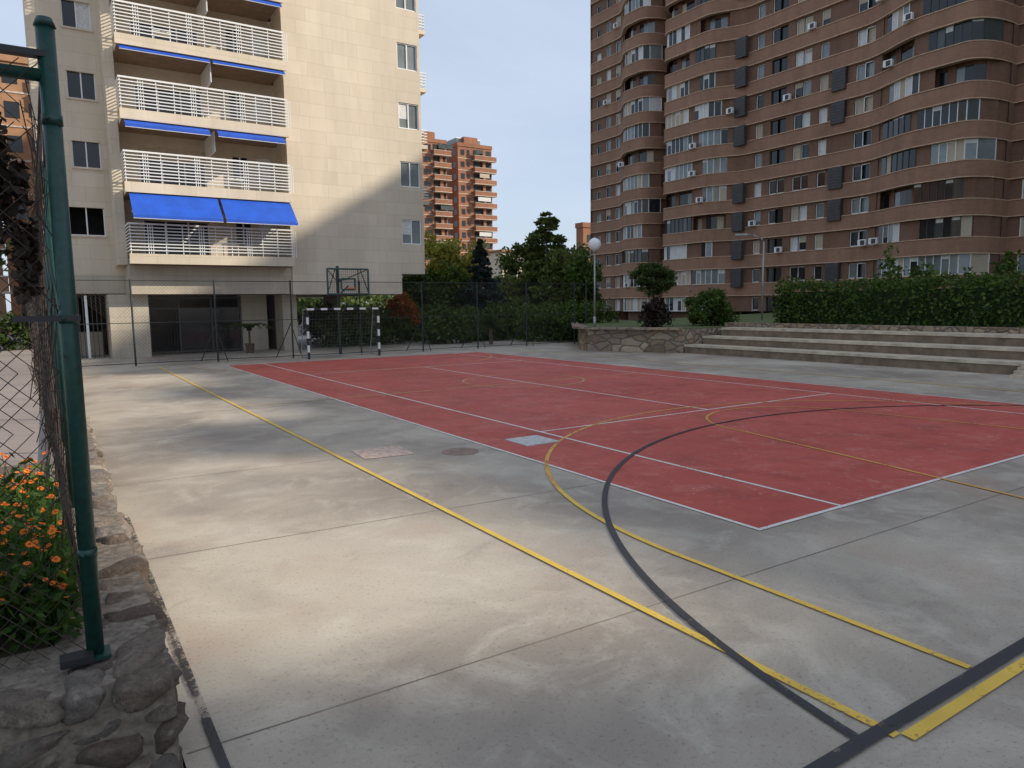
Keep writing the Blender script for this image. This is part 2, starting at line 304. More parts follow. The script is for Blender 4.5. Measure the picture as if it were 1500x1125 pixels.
# near fence
nf=empty('green_chain_link_fence'); K=Kit(nf)
px,py=-5.39,-.49; zt=3.33
K('corner_post','green',True).tube((px,py,.5),(px,py,zt),.036,n=16); K('post_cap','green',True).tube((px,py,zt),(px,py,zt+.035),.042,.03,16)
K('top_rail','green',True).tube((px,py,3.13),(px-4,py,3.13),.027,n=14)
K('clamps','blk').box(px-.3,px+.0,py-.035,py+.02,3.2,3.225); K('clamps','blk').box(px-.20,px+.045,py-.045,py-.02,2.1,2.125); K('clamps','blk').box(px-.14,px-.01,py-.09,py+.0,.565,.60)
for z in (1.05,2.11,2.95): K('collars','green',True).tube((px,py,z-.02),(px,py,z+.02),.040,n=16); K('collars','green',True).tube((px-.02,py-.05,z),(px-.02,py+.05,z),.008)
K('base_flange','green').box(px-.06,px+.06,py-.06,py+.06,.555,.572)
for y in (2.6,5.7,8.8,11.9,15,18.1,21.2,24.3): K('posts','green',True).tube((px,y,.5),(px,y,3.3),.03,n=10)
K('side_rail','green',True).tube((px,py,3.27),(px,26,3.27),.015,n=6)
K.done()
def f1(s,z): return (px-s, py+.03*math.sin(3*s+z*2)+.02*math.sin(7*z), .58+z)
def f2(s,z): 
    e=math.sin(math.pi*min(1,z/2.7)); return (px-.02-(.12*e+.06*math.sin(2.1*s+1)*e)*(math.sin(min(1,s/1.5)*1.57)), py+.03+s, .58+z+.015*math.sin(5*s))
wires('wire_mesh_front',chain(2.2,2.6,.075,f1,.26),.0023,'rwire',nf)
wires('wire_mesh_side',chain(26,2.68,.075,f2,.536),.0021,'rwire',nf)
seg=[]
for i in range(600):
    s=random.uniform(0,9); z=random.uniform(.3,2.6); a=f2(s,z); L=random.uniform(.1,.5); seg.append((a,(a[0]-random.uniform(-.02,.06),a[1]+L*random.uniform(-.6,.6),min(3.3,a[2]+L*random.uniform(-1,1)))))
wires('dry_twigs',seg,.0030,'wood',nf)
vn=empty('climbing_vine',(px,py,0)); P=blobpts([(-.40,.05,2.98,.12,.08,.09),(-.30,.08,2.86,.10,.08,.12),(-.2,.1,2.68,.07,.07,.2),(-.14,.15,2.4,.04,.1,.2)],1800,12,.3); cells('leaves',P,.017,'drk',vn)
wires('stems',[((-.25,.05,3.1-i*.05),(-.25+random.uniform(-.03,.03),.05,3.02-i*.05)) for i in range(14)],.005,'wood',vn)
# back fence
bf=empty('court_chain_link_fence'); K=Kit(bf)
for x in (-5,-2.75,.18,3.17,6.2,9.23,12.2,15.1,18.2,19.0): K('posts','dgreen').tube((x,26,0),(x,26,3.25),.035,n=8)
for x in (.18,3.17,9.23,12.2,15.1,18.2): K('braces','dgreen').tube((x,26,1.55),(x-.5,26.8,0),.022,n=6); K('braces','dgreen').tube((x,26,1.3),(x+.35,25.9,0),.018,n=6)
for z in (3.2,1.62,.1): K('rails','dgreen').tube((-5,26,z),(19,26,z),.014,n=6)
K.done(); wires('wire_mesh',chain(24,3.1,.13,lambda s,z:(-5+s,26.01,.08+z),0),.0032,'wire',bf)
# goal
gl=empty('handball_goal',(5.02,24.85,0)); K=Kit(gl)
for sx in (-1.54,1.54):
    for k in range(7):
        K('post_white' if k%2 else 'post_black','wht' if k%2 else 'blk').box(sx-.04,sx+.04,-.04,.04,k*.286,(k+1)*.286)
    K('frame','galv').path([(sx,0,2.04),(sx,.55,2.02),(sx,1.05,.05),(sx,0,.05)],.018)
for k in range(11): x=-1.54+k*.28; K('post_white' if k%2==0 else 'post_black','wht' if k%2==0 else 'blk').box(x,x+.28,-.041,.041,2.002,2.082)
K('frame','galv').tube((-1.54,1.05,.05),(1.54,1.05,.05),.018); K('frame','galv').tube((-1.54,.55,2.02),(1.54,.55,2.02),.018); K.done()
seg=[]
def net(s,t): return (-1.54+3.08*s,) + ((.55*t/.3,2.03) if t<.3 else (.55+.5*(t-.3)/.7,2.03-1.95*(t-.3)/.7))
for i in range(23):
    for k in range(20):
        a=net(i/22,k/20); b=net(i/22,(k+1)/20); seg.append((a,b))
for k in range(21):
    for i in range(22): a=net(i/22,k/20); b=net((i+1)/22,k/20); seg.append((a,b))
for sx in (-1.54,1.54):
    for k in range(1,14):
        z=2.0*k/14; seg.append(((sx,0,z),(sx,1.05-.5*(z/2),z)))
    for k in range(1,7): y=k*.14; seg.append(((sx,y,.05),(sx,y,2.03 if y<.55 else 2.03-(y-.55)*3.9)))
wires('net',seg,.0022,'galv',gl)
# basketball hoop
bh=empty('basketball_hoop',(5.37,25.1,0)); K=Kit(bh)
for a,b in (((-.9,0,2.66),(.9,0,2.66)),((-.9,0,3.71),(.9,0,3.71)),((-.9,0,2.66),(-.9,0,3.71)),((.9,0,2.66),(.9,0,3.71)),((-.3,0,2.85),(.3,0,2.85)),((-.3,0,3.3),(.3,0,3.3)),((-.3,0,2.85),(-.3,0,3.3)),((.3,0,2.85),(.3,0,3.3))): K('board_frame','bframe').tube(a,b,.04,n=6)
K('mount','dgreen').tube((0,1.3,0),(0,1.3,3.9),.07); K('mount','dgreen').tube((0,1.3,3.3),(0,0.03,3.3),.045); K('mount','dgreen').tube((0,1.3,2.6),(0,0.03,3.0),.03)
for a,b in (((-.9,.03,3.7),(0,1.3,3.2)),((.9,.03,3.7),(0,1.3,3.2)),((-.9,.02,2.7),(-.55,.02,3.7)),((.9,.02,2.7),(.55,.02,3.7)),((-.45,.02,2.66),(-.45,.02,3.7)),((.45,.02,2.66),(.45,.02,3.7))): K('mount','dgreen').tube(a,b,.02,n=6)
for t in range(20): a=t*.314; b=a+.314; K('rim','orf').tube((.225*math.cos(a),-.38+.225*math.sin(a),2.9),(.225*math.cos(b),-.38+.225*math.sin(b),2.9),.012,n=6)
K('rim','orf').tube((0,-.155,2.9),(0,0,2.9),.02); wires('board_mesh',[((-.87+i*.087,.03,2.69),(-.87+i*.087,.03,3.68)) for i in range(21)]+[((-.87,.03,2.69+i*.09),(.87,.03,2.69+i*.09)) for i in range(12)],.006,'dgreen',bh); K.done()
# ------------------------------------------------------------ near stone wall
def rocks(name,items,parent=None):
    import bmesh
    bm=bmesh.new(); bmesh.ops.create_icosphere(bm,subdivisions=3,radius=1); bv=np.array([v.co[:] for v in bm.verts]); bfc=[tuple(v.index for v in f.verts) for f in bm.faces]; bm.free()
    V=[];F=[];A=[]; off=0
    for c,s in items:
        e=rng.uniform(5,10); nrm=(np.abs(bv)**e).sum(1)**(1/e); q=bv/nrm[:,None]
        for _ in range(8):
            d=rng.normal(size=3); d/=np.linalg.norm(d); h=rng.uniform(.82,1.1); t=q@d; over=t>h; q[over]-=np.outer((t[over]-h)*.95,d)
        ph=rng.uniform(0,6.28,9); fr=rng.uniform(1.5,4.2,(3,3))
        dsp=sum(.028*np.sin((q@fr[i])*1.6+ph[i]) for i in range(3))+.025*np.sin(q[:,0]*7+ph[3])*np.sin(q[:,1]*6+ph[4])*np.sin(q[:,2]*7+ph[5])
        q=q*(1+dsp)[:,None]; sh=rng.normal(size=(3,3))*.16; q=q+q@sh; q=q*np.array(s)+np.array(c)
        V.append(q); F+=[tuple(i+off for i in f) for f in bfc]; off+=len(q); A+=[random.random()]*len(bfc)
    me=D.meshes.new(name); me.from_pydata(np.concatenate(V).tolist(),[],F); me.polygons.foreach_set('use_smooth',[True]*len(F)); at=me.attributes.new('lv','FLOAT','FACE'); at.data.foreach_set('value',A)
    me.materials.append(M['rock']); o=D.objects.new(name,me); col.objects.link(o); o.parent=parent
sw=empty('stone_retaining_wall'); m=MB('core','mortar',sw); m.box(-5.55,-5.10,-.75,28,-.05,.53); m.box(-9,-5.55,-.75,-.2,-.05,.53); m.done()
it=[]
y=-.66
while y<27:
    L=random.uniform(.16,.36) ; it.append(((-5.20+random.uniform(-.02,.02),y+L/2,.475+random.uniform(-.015,.015)),(.13,L*.50,.075)))
    if y<9: it.append(((-5.43,y+L/2+random.uniform(-.05,.05),.462),(.10,L*.46,.07)))
    for z in (.1,.28): it.append(((-5.14,y+L/2+random.uniform(-.05,.05),z),(.075,L*.48,.088)))
    y+=L*1.0
x=-5.15
while x>-7.5:
    w=random.uniform(.14,.28)
    it.append(((x-w/2+.07,-.69+random.uniform(-.015,.015),.472+random.uniform(-.012,.012)),(w*.49,.105,.07)))
    w2=w*random.uniform(.8,1.1); it.append(((x-w2/2+.07,-.46+random.uniform(-.03,.03),.462),(w2*.47,random.uniform(.08,.12),.068)))
    x-=w*1.0
for z,h in ((.335,.062),(.20,.068),(.055,.07),(-.09,.07)):
    x=-5.08
    while x>-7.5:
        w=random.uniform(.12,.29); it.append(((x-w/2,-.685+random.uniform(-.015,.015),z+random.uniform(-.02,.02)),(w*.49,.105,h*random.uniform(.85,1.2)))); x-=w*1.02
rocks('stones',it,sw)
t=one('garden_terrace','soil'); t.box(-9,-5.56,-.2,5,-.05,.50); t.done()
t=one('raised_pavement','pave'); t.box(-40,-5.56,5,60,-.05,.46); t.box(-40,-9,-30,5,-.05,.46); t.done()
mg=empty('marigold_flower_bed'); P=[]; 
stems=[(random.uniform(-7.6,-5.50),random.uniform(-.28,2.3)) for _ in range(310)]
for (x,y) in stems:
    h=random.uniform(.28,.50); k=95; q=rng.normal(size=(k,3))*np.array([.085,.085,.11])+np.array([x,y,.5+h*.55]); P.append(q)
P=np.concatenate(P); P[:,2]=np.maximum(P[:,2],.5); P=P[P[:,0]<-5.44]; cells('foliage',P,.016,'fl',mg,aspect=2.4)
K=Kit(mg)
for (x,y) in stems:
    for q in range(random.choice([2,3,4,4])):
        cx=min(-5.48,x+random.uniform(-.13,.13)); cy=y+random.uniform(-.13,.13); cz=.5+random.uniform(.26,.60); 
        nrm=Vector((random.uniform(-.5,.5),random.uniform(-.9,.2),1)).normalized(); a=nrm.orthogonal().normalized(); b=nrm.cross(a); c=Vector((cx,cy,cz)); R=random.uniform(.013,.026)
        K('stems','fl').tube((x,y,.5),(cx,cy,cz-.004),.0025,n=4)
        for i in range(12):
            t0=i*.5236; d=a*math.cos(t0)+b*math.sin(t0); e=d.cross(nrm)
            K('petals','orf').poly([tuple(c),tuple(c+d*R*.6+e*R*.2+nrm*.003),tuple(c+d*R+nrm*.001),tuple(c+d*R*.6-e*R*.2+nrm*.003)])
        K('centres','orc').poly([tuple(c+nrm*.005+(a*math.cos(i*1.047)+b*math.sin(i*1.047))*R*.25) for i in range(6)])
K.done()
# ------------------------------------------------------------ cream apartment building
cb=empty('cream_apartment_building'); K=Kit(cb); F=2.93; ops=[]; NF=8; top=4.15+F*NF
for k in range(NF): ops.append((10.38,11.5,5.36+k*F-.02,6.62+k*F))
w=K('stone_walls','trav'); w.wall('y',30.5,1,4.6,10.3,2.75,top,[],.2); w.wall('y',30.5,1,10.3,11.65,3.8,top,ops,.12)
w.quad((4.6,30.5,2.75),(4.6,44,2.75),(10.3,44,2.75),(10.3,30.5,2.75)); w.quad((10.3,30.5,2.75),(10.3,44,2.75),(10.3,44,3.8),(10.3,30.5,3.8)); w.quad((10.3,30.5,3.8),(11.65,30.5,3.8),(11.65,44,3.8),(10.3,44,3.8))
w.quad((11.65,30.5,3.8),(11.65,44,3.8),(11.65,44,top),(11.65,30.5,top)); w.quad((-5.3,44,2.75),(11.65,44,2.75),(11.65,44,top),(-5.3,44,top)); w.quad((-5.3,32.4,0),(-5.3,44,0),(-5.3,44,top),(-5.3,32.4,top)); w.quad((-5.3,30.5,top),(11.65,30.5,top),(11.65,44,top),(-5.3,44,top))
for o in ops:
    K('glazing','glt').quad((o[0],30.6,o[2]),(o[1],30.6,o[2]),(o[1],30.6,o[3]),(o[0],30.6,o[3])); mx=(o[0]+o[1])/2
    for a,b in ((o[0],o[0]+.05),(mx-.03,mx+.03),(o[1]-.05,o[1])): K('frames','wht').box(a,b,30.55,30.59,o[2],o[3])
    K('frames','wht').box(o[0],o[1],30.545,30.595,o[2],o[2]+.05); K('frames','wht').box(o[0],o[1],30.545,30.595,o[3]-.05,o[3])
    if random.random()<.6: K('curtains','blindw').quad((o[0]+.05,30.597,o[2]+.5),(mx,30.597,o[2]+.5),(mx,30.597,o[3]),(o[0]+.05,30.597,o[3]))
ops=[(-4.35,-2.98,5.36,6.56)]+[(-4.02,-2.95,8.25+k*F*.985,9.36+k*F*.985) for k in range(0,7)]
w.wall('y',32.4,1,-5.3,-2.35,4.0-.35,top,ops,.18)
for n_,o in enumerate(ops):
    if n_: K('dark_glazing','gls').quad((o[0],32.55,o[2]),(o[1],32.55,o[2]),(o[1],32.55,o[3]),(o[0],32.55,o[3]))
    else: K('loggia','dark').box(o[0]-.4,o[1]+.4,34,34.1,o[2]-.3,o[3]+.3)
    mx=(o[0]+o[1])/2
    for a,b in ((o[0],o[0]+.04),(mx-.025,mx+.025),(o[1]-.04,o[1])): K('frames','wht').box(a,b,32.5,32.54,o[2],o[3])
    K('frames','wht').box(o[0],o[1],32.495,32.545,o[2],o[2]+.04); K('sills','trav').box(o[0]-.05,o[1]+.05,32.33,32.398,o[2]-.07,o[2]-.002)
    if n_>2: K('curtains','blindw').box(mx+.03,o[1]-.04,32.543,32.548,o[2]+.3*random.random(),o[3])
w.box(-2.7,-2.33,30.9,32.398,4.05,top)
w.quad((4.6,30.5,2.75),(4.6,32.6,2.75),(4.6,32.6,top),(4.6,30.5,top))
pl=K('recess_walls','plaster')
for k in range(NF):
    b=4.05+F*k; dops=[(-1.5,1.3,b+.28,b+2.4),(2.5,3.2,b+1.1,b+2.3),(3.55,4.3,b+1.2,b+2.35)]
    pl.wall('y',32.2,1,-2.33,4.6,b+.2,b+F,dops,.12)
    K('door_glass','gls').box(-1.5,1.3,32.3,32.31,b+.28,b+2.0+.1*(k%2)); K('blinds','blind').box(-1.5,1.3,32.26,32.28,b+(1.85 if k%2 else 2.05),b+2.4)
    for x in (-1.5,-.58,.36,1.24): K('frames','wht').box(x,x+.06,32.27,32.295,b+.28,b+2.4)
    K('door_glass','gls').box(2.5,3.2,32.3,32.31,b+1.1,b+2.3); K('frames','wht').box(2.82,2.88,32.27,32.295,b+1.1,b+2.3)
    K('curtains','blindw').box(3.55,4.3,32.3,32.31,b+1.2,b+2.35)
    K('slabs','trav').box(-2.3,4.42,29.75,32.19,b,b+.24); K('slabs','trav').box(-2.36,4.48,29.62,29.748,b-.02,b+.40)
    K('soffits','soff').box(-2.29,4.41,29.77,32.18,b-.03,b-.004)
    for i in range(9):
        z=b+.52+i*.135; hh=.042 if i<8 else .07
        K('railings','wht').box(-2.34,4.46,29.64,29.665,z,z+hh); K('railings','wht').box(-2.345,-2.32,29.667,30.9,z,z+hh)
    for i in range(11):
        x=-2.3+i*.67
        K('railings','wht').box(x,x+.03,29.672,29.70,b+.40,b+1.62)
        if i%3==1:
            for d in (.09,.18): K('railings','wht').box(x+d,x+d+.025,29.672,29.70,b+.40,b+1.62)
    K('partition','wht').box(1.27,1.31,29.9,32.1,b+2.0,b+F-.06)
    if k in (0,1,2,3):
        x=random.uniform(-1.5,3)
        K('balcony_table','wht').box(x,x+.7,30.3,30.9,b+.95,b+.98); 
        for dx in (0,.65): K('balcony_table','wht').box(x+dx,x+dx+.04,30.5,30.54,b+.24,b+.95)
for k,dr,out in ((1,.98,1.05),(2,.20,.40),(3,.10,.12),(4,.12,.1),(5,.10,.1)):
    b=4.05+F*k
    for x0,x1 in ((-2.22,1.22),(1.34,4.42)):
        if k==2: x1-=.2 
        z1=b-.06; z0=z1-dr; vl=.13 if k<3 else .05
        K('awnings','blue').box(x0,x1,29.70,29.76,z1-.03,z1+.0)
        K('awnings','blue').quad((x0,29.7,z1),(x1,29.7,z1),(x1,29.7-out,z0),(x0,29.7-out,z0)); 
        K('awnings','blue').quad((x0,29.7-out,z0),(x1,29.7-out,z0),(x1,29.7-out,z0-vl),(x0,29.7-out,z0-vl))
        K('awning_bars','wht').tube((x0,29.7-out+.01,z0-vl-.01),(x1,29.7-out+.01,z0-vl-.01),.015,n=6)
        if k==1:
            K('awning_bars','wht').tube((x0+.05,29.72,z1-.7),(x0+.05,29.7-out,z0),.013,n=6); K('awning_bars','wht').tube((x1-.05,29.72,z1-.7),(x1-.05,29.7-out,z0),.013,n=6)
d=K('base_walls','travd')
d.quad((-5.3,32.39,2.84),(-2.35,32.39,2.84),(-2.35,32.39,3.652),(-5.3,32.39,3.652))
d.box(-2.35,4.598,30.6,33.0,2.78,4.02)
d.box(-3.15,-1.62,31.2,33.5,0,2.78); d.box(2.75,4.0,33.2,34.0,0,2.78); d.box(4.35,5.05,31.6,33,0,2.76)
d.box(9.2,9.9,39,40,0,2.74); d.box(6.6,7.2,42,43,0,2.74)
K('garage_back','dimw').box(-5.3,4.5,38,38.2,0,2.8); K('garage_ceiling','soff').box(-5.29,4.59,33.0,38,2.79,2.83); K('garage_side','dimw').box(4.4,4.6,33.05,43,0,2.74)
for x in (-1.6,-.15,1.3,2.66): K('glazing_mullions','frame').box(x,x+.07,33.16,33.22,0,2.7)
K('ground_floor_glazing','gls').quad((-.08,33.24,.02),(2.66,33.24,.02),(2.66,33.24,2.1),(-.08,33.24,2.1))
for i in range(10): x=-1.5+i*.14; K('gate_bars','frame').box(x,x+.02,33.2,33.22,0,2.6)
for i in range(8): x=-4.6+i*.17; K('gate_bars','frame').box(x,x+.03,32.6,32.62,0,2.75)
for z in (.05,2.1,2.6): K('glazing_mullions','frame').box(-1.6,2.75,33.14,33.158,z,z+.07)
K('entry_frame','wht').box(-4.0,-3.9,32.5,32.58,0,2.75); K('entry_steps','travd').box(-4.9,-3.3,34.5,36.0,0,1.1)
for k in range(1,NF):
    b=4.0+F*k; K('side_slabs','trav').box(11.652,12.35,31.2,36,b+.6,b+.8)
    for z in (.95,1.1,1.25,1.4,1.55): K('railings','wht').box(12.3,12.33,31.2,36,b+z,b+z+.04); K('railings','wht').box(11.66,12.3,31.2,31.23,b+z,b+z+.04)
K.done()
# ------------------------------------------------------------ big brick tower
bt=empty('brick_apartment_tower'); K=Kit(bt)
def S(t): t=max(0,min(1,t)); return t*t*(3-2*t)
def Q(t): t=max(0,min(1,t)); return math.sqrt(1-(1-t)**2)
def off(Y):
    if Y<22.8: return -2.6
    if Y<=57.9:
        o=2.2*(1-S((Y-27.5)/6.5))+2.1*S((Y-46)/4.5)
        if Y<24.6: o=-1.6+(o+1.6)*Q((Y-22.8)/1.8)
        if Y>55.7: o=-2.2+(o+2.2)*Q((57.9-Y)/2.2)
        return o
    if Y<58.7: return -2.6
    o=2.0*(1-S((Y-62.5)/4.0))+ .0
    if Y<60.6: o=-2.2+(o+2.2)*Q((Y-58.7)/1.9)
    return o
Ys=[8,12,16,20,22.79]+[22.8+.12*i for i in range(15)]+list(np.arange(24.6,55.7,.5))+[32.0,48.2,65.2]+[55.7+.147*i for i in range(15)]+[57.9,57.95,58.69]+[58.7+.127*i for i in range(15)]+list(np.arange(60.6,71.9,.5))+[71.9]
Ys=sorted(set(round(float(y),3) for y in Ys)); NFL=17
def X(Y,ins=0): return 57-off(Y)+ins
PR=[(X(y),y) for y in Ys]
for k in range(-1,NFL):
    z0=5.72+F*k; z1=z0+1.2; bd=K('brick_bands','brickl'); cp=K('band_copings','cop')
    for (x0,y0),(x1,y1) in zip(PR[:-1],PR[1:]):
        bd.quad((x0,y0,z0),(x1,y1,z0),(x1,y1,z1),(x0,y0,z1)); bd.quad((x0,y0,z0),(x1,y1,z0),(x1+.6,y1,z0),(x0+.6,y0,z0))
        for za,zb in ((z1,z1+.07),(z0-.08,z0)):
            cp.quad((x0-.06,y0,za),(x1-.06,y1,za),(x1-.06,y1,zb),(x0-.06,y0,zb)); cp.quad((x0-.06,y0,zb),(x1-.06,y1,zb),(x1+.5,y1,zb),(x0+.5,y0,zb)); cp.quad((x0-.06,y0,za),(x1-.06,y1,za),(x1+.5,y1,za),(x0+.5,y0,za))
def glazed(Y): return (22.8<Y<32.0) or (48.2<Y<57.9) or (58.7<Y<65.2)
zlo=-.3
wl=K('brick_walls','brick')
K('core_walls','brick').box(59.95,74.8,22.9,71.8,-.3,54.9)
for (x0,y0),(x1,y1) in zip(PR[:-1],PR[1:]):
    ym=(y0+y1)/2
    if glazed(ym): wl.quad((x0+1.2,y0,zlo),(x1+1.2,y1,zlo),(x1+1.2,y1,52),(x0+1.2,y0,52))
    elif ym<22.8 or 57.85<ym<58.75: wl.quad((x0+.18,y0,zlo),(x1+.18,y1,zlo),(x1+.18,y1,55),(x0+.18,y0,55))
flat=[(32.0,48.2),(65.2,71.9)]
for yj in (32.0,48.2,65.2): wl.quad((X(yj,.2),yj,zlo),(X(yj,.2)+3.5,yj,zlo),(X(yj,.2)+3.5,yj,52),(X(yj,.2),yj,52))
for k in range(-2,NFL):
    za=4.0+F*k if k>-2 else -.3; zb=5.72+F*k
    if k==-2: za=-.3;zb=-.14; 
    for f0,f1 in flat:
        y=f0
        while y<f1-.05:
            yy=min(f1,y+(.9 if f1<60 else .95)); 
            x0,x1=X(y,.2),X(yy,.2)
            h=int(round((y-f0)/.9))
            if f1<60: kind={1:'w',2:'w',4:'l',6:'w',8:'w',9:'w',11:'o',12:'o',14:'w',16:'l'}.get(h,'b')
            else: kind={1:'w',3:'w',5:'s'}.get(h,'b')
            if k<-1: kind='b'
            if kind=='b': wl.quad((x0,y,za),(x1,yy,za),(x1,yy,zb),(x0,y,zb))
            elif kind in 'wos':
                wz1=zb-.25 if kind!='s' else zb-.6
                wl.quad((x0,y,wz1),(x1,yy,wz1),(x1,yy,zb),(x0,y,zb))
                for xx,y_ in ((x0,y),(x1,yy)): wl.quad((xx,y_,za),(xx+.25,y_,za),(xx+.25,y_,wz1),(xx,y_,wz1))
                r=random.random(); g='gls' if kind=='o' else ('gls' if r<.45 else 'glt' if r<.68 else 'blindw' if r<.84 else 'blind')
                K('panes_'+g,g).quad((x0+.2,y,za),(x1+.2,yy,za),(x1+.2,yy,wz1),(x0+.2,y,wz1))
                if kind!='o' or random.random()<.4:
                    fr=K('window_frames','wht' )
                    for yf in (y+.01,yy-.07): fr.box(min(x0,x1)+.1,min(x0,x1)+.16,yf,yf+.06,za,wz1)
                    fr.box(min(x0,x1)+.1,min(x0,x1)+.16,y,yy,wz1-.06,wz1); fr.box(min(x0,x1)+.1,min(x0,x1)+.16,y,yy,za+.1,za+.17)
                if kind=='w' and random.random()<.25: K('roller_blinds','blind').box(min(x0,x1)+.165,min(x0,x1)+.18,y,yy,zb-.25-random.uniform(.3,1.0),zb-.25)
            else:
                wl.quad((x0,y,za),(x1,yy,za),(x1,yy,zb),(x0,y,zb)); xm=min(x0,x1)
                if random.random()<.72:
                    K('louvre_bays','lou').box(xm-.42,xm-.01,y-.15,yy+.3,za-.35,zb-.1)
                    for q in range(7): K('louvre_slats','frame').box(xm-.45,xm-.425,y-.1,yy+.25,za-.3+q*.26,za-.22+q*.26)
            y=yy
    if k<-1: continue
    for q in range(random.choice([1,2,3,3])):
        y=random.uniform(24,70); 
        if 56<y<60.5: continue
        xx=min(X(y),X(y+.8))-.35; K('air_conditioners','wht').box(xx,xx+.3,y,y+.75,za+.05,za+.6); K('ac_fans','lou').box(xx-.01,xx-.004,y+.1,y+.5,za+.1,za+.52)
    bays=[(22.95,27.9),(27.9,32.0),(48.2,52.2),(52.2,57.5),(59.0,65.2)]
    for bi,(b0,b1) in enumerate(bays):
        r=random.random(); style='open' if r<.16 else 'white' if r<.78 else 'darkf'; y=b0; panes=0
        b0r=b0+random.choice([0,0,.62,1.24]) ; b1r=b1-random.choice([0,0,.62,1.24]); base=random.choice(['gls','glt','glt','blind','blindw','gls'])
        while y<b1-.05:
            yy=min(b1,y+.62); x0,x1=X(y,.28),X(yy,.28)
            if y<b0r-.01 or y>b1r-.3: K('bay_piers','brick').quad((x0+.02,y,za),(x1+.02,yy,za),(x1+.02,yy,zb),(x0+.02,y,zb))
            elif style=='open':
                if panes%4==0: K('bay_piers','brick').quad((x0+.7,y,za),(x1+.7,yy,za),(x1+.7,yy,zb),(x0+.7,y,zb))
                else: g=random.choice(['gls','gls','blind','glt']); K('panes_'+g,g).quad((x0+.75,y,za),(x1+.75,yy,za),(x1+.75,yy,zb-.3),(x0+.75,y,zb-.3))
            else:
                r=random.random(); g=base if r<.45 else 'gls' if r<.68 else 'glt' if r<.84 else 'blindw' if r<.94 else 'blind'
                if style=='darkf': g='gls' if r<.7 else 'glg' if r<.93 else 'blind'
                K('panes_'+g,g).quad((x0,y,za),(x1,yy,za),(x1,yy,zb),(x0,y,zb))
                fm=K('bay_frames','wht') if style=='white' else K('bay_frames_dark','lou')
                fm.box(x0-.05,x0+.03,y-.028,y+.028,za,zb)
                for zz in (za+.02,zb-.1): fm.quad((x0-.03,y,zz),(x1-.03,yy,zz),(x1-.03,yy,zz+.07),(x0-.03,y,zz+.07))
                if random.random()<.25: dz=.5*random.random(); K('curtains','blindw').quad((x0-.015,y,zb-.12-dz),(x1-.015,yy,zb-.12-dz),(x1-.015,yy,zb-.12),(x0-.015,y,zb-.12))
            y=yy; panes+=1
    for y0 in (10,14,18.5,20.4):
        xx=59.6; g=random.choice(['gls','glt','blind','gls']); K('panes_'+g,g).quad((xx+.16,y0,za+.05),(xx+.16,y0+1.5,za+.05),(xx+.16,y0+1.5,zb-.2),(xx+.16,y0,zb-.2))
        for yf in (y0,y0+.72,y0+1.44): K('window_frames','wht').box(xx+.1,xx+.155,yf,yf+.06,za+.05,zb-.2)
wl.quad((57,71.9,-.3),(75,71.9,-.3),(75,71.9,55),(57,71.9,55)); wl.quad((59.6,8,-.3),(75,8,-.3),(75,8,55),(59.6,8,55)); K('roof','cop').quad((55,8,55),(75,8,55),(75,71.9,55),(55,71.9,55))
K.done()
def block(name,x0,x1,y0,y1,H,mat,bandm,fl=2.93,win=1.5,gap=3.2,shade_boxes=()):
    p=empty(name); K=Kit(p); K('walls',mat).box(x0,x1,y0,y1,-.1,H); n=int(H/fl)
    for (a,b,h) in shade_boxes: K('shade_roof_boxes',mat).box(x0+.3,x1-1,a,b,H+.002,H+h)  # unseen roof boxes, added to lay bars of shade on the court
    for k in range(n):
        z=.9+k*fl
        K('bands',bandm).box(x0-.25,x1+.25,y0-.25,y1+.25,z-1.0,z-.05)
        y=y0+.8
        while y<y1-win: K('windows','gls').box(x0-.02,x0+.1,y,y+win,z,z+1.4); y+=gap
        x=x0+.8
        while x<x1-win: K('windows','gls').box(x,x+win,y0-.02,y0+.1,z,z+1.4); x+=gap
    K.done(); return p
block('unseen_shadow_block',57,66,-18,7.5,37.6,'brick','brickl')  # unseen wing, roof height set to cast the facade's diagonal shadow
block('unseen_shadow_block',57,64,-43.2,-18.5,35.9,'brick','brickl',shade_boxes=((-34,-31.2,1.8),(-26,-23.5,1.3)))  # unseen lower wing, shaped to leave the court's left strip sunlit
block('unseen_shadow_block',57,61,-80,-43.7,45,'brick','brickl')  # unseen taller block, added to shade the near foreground
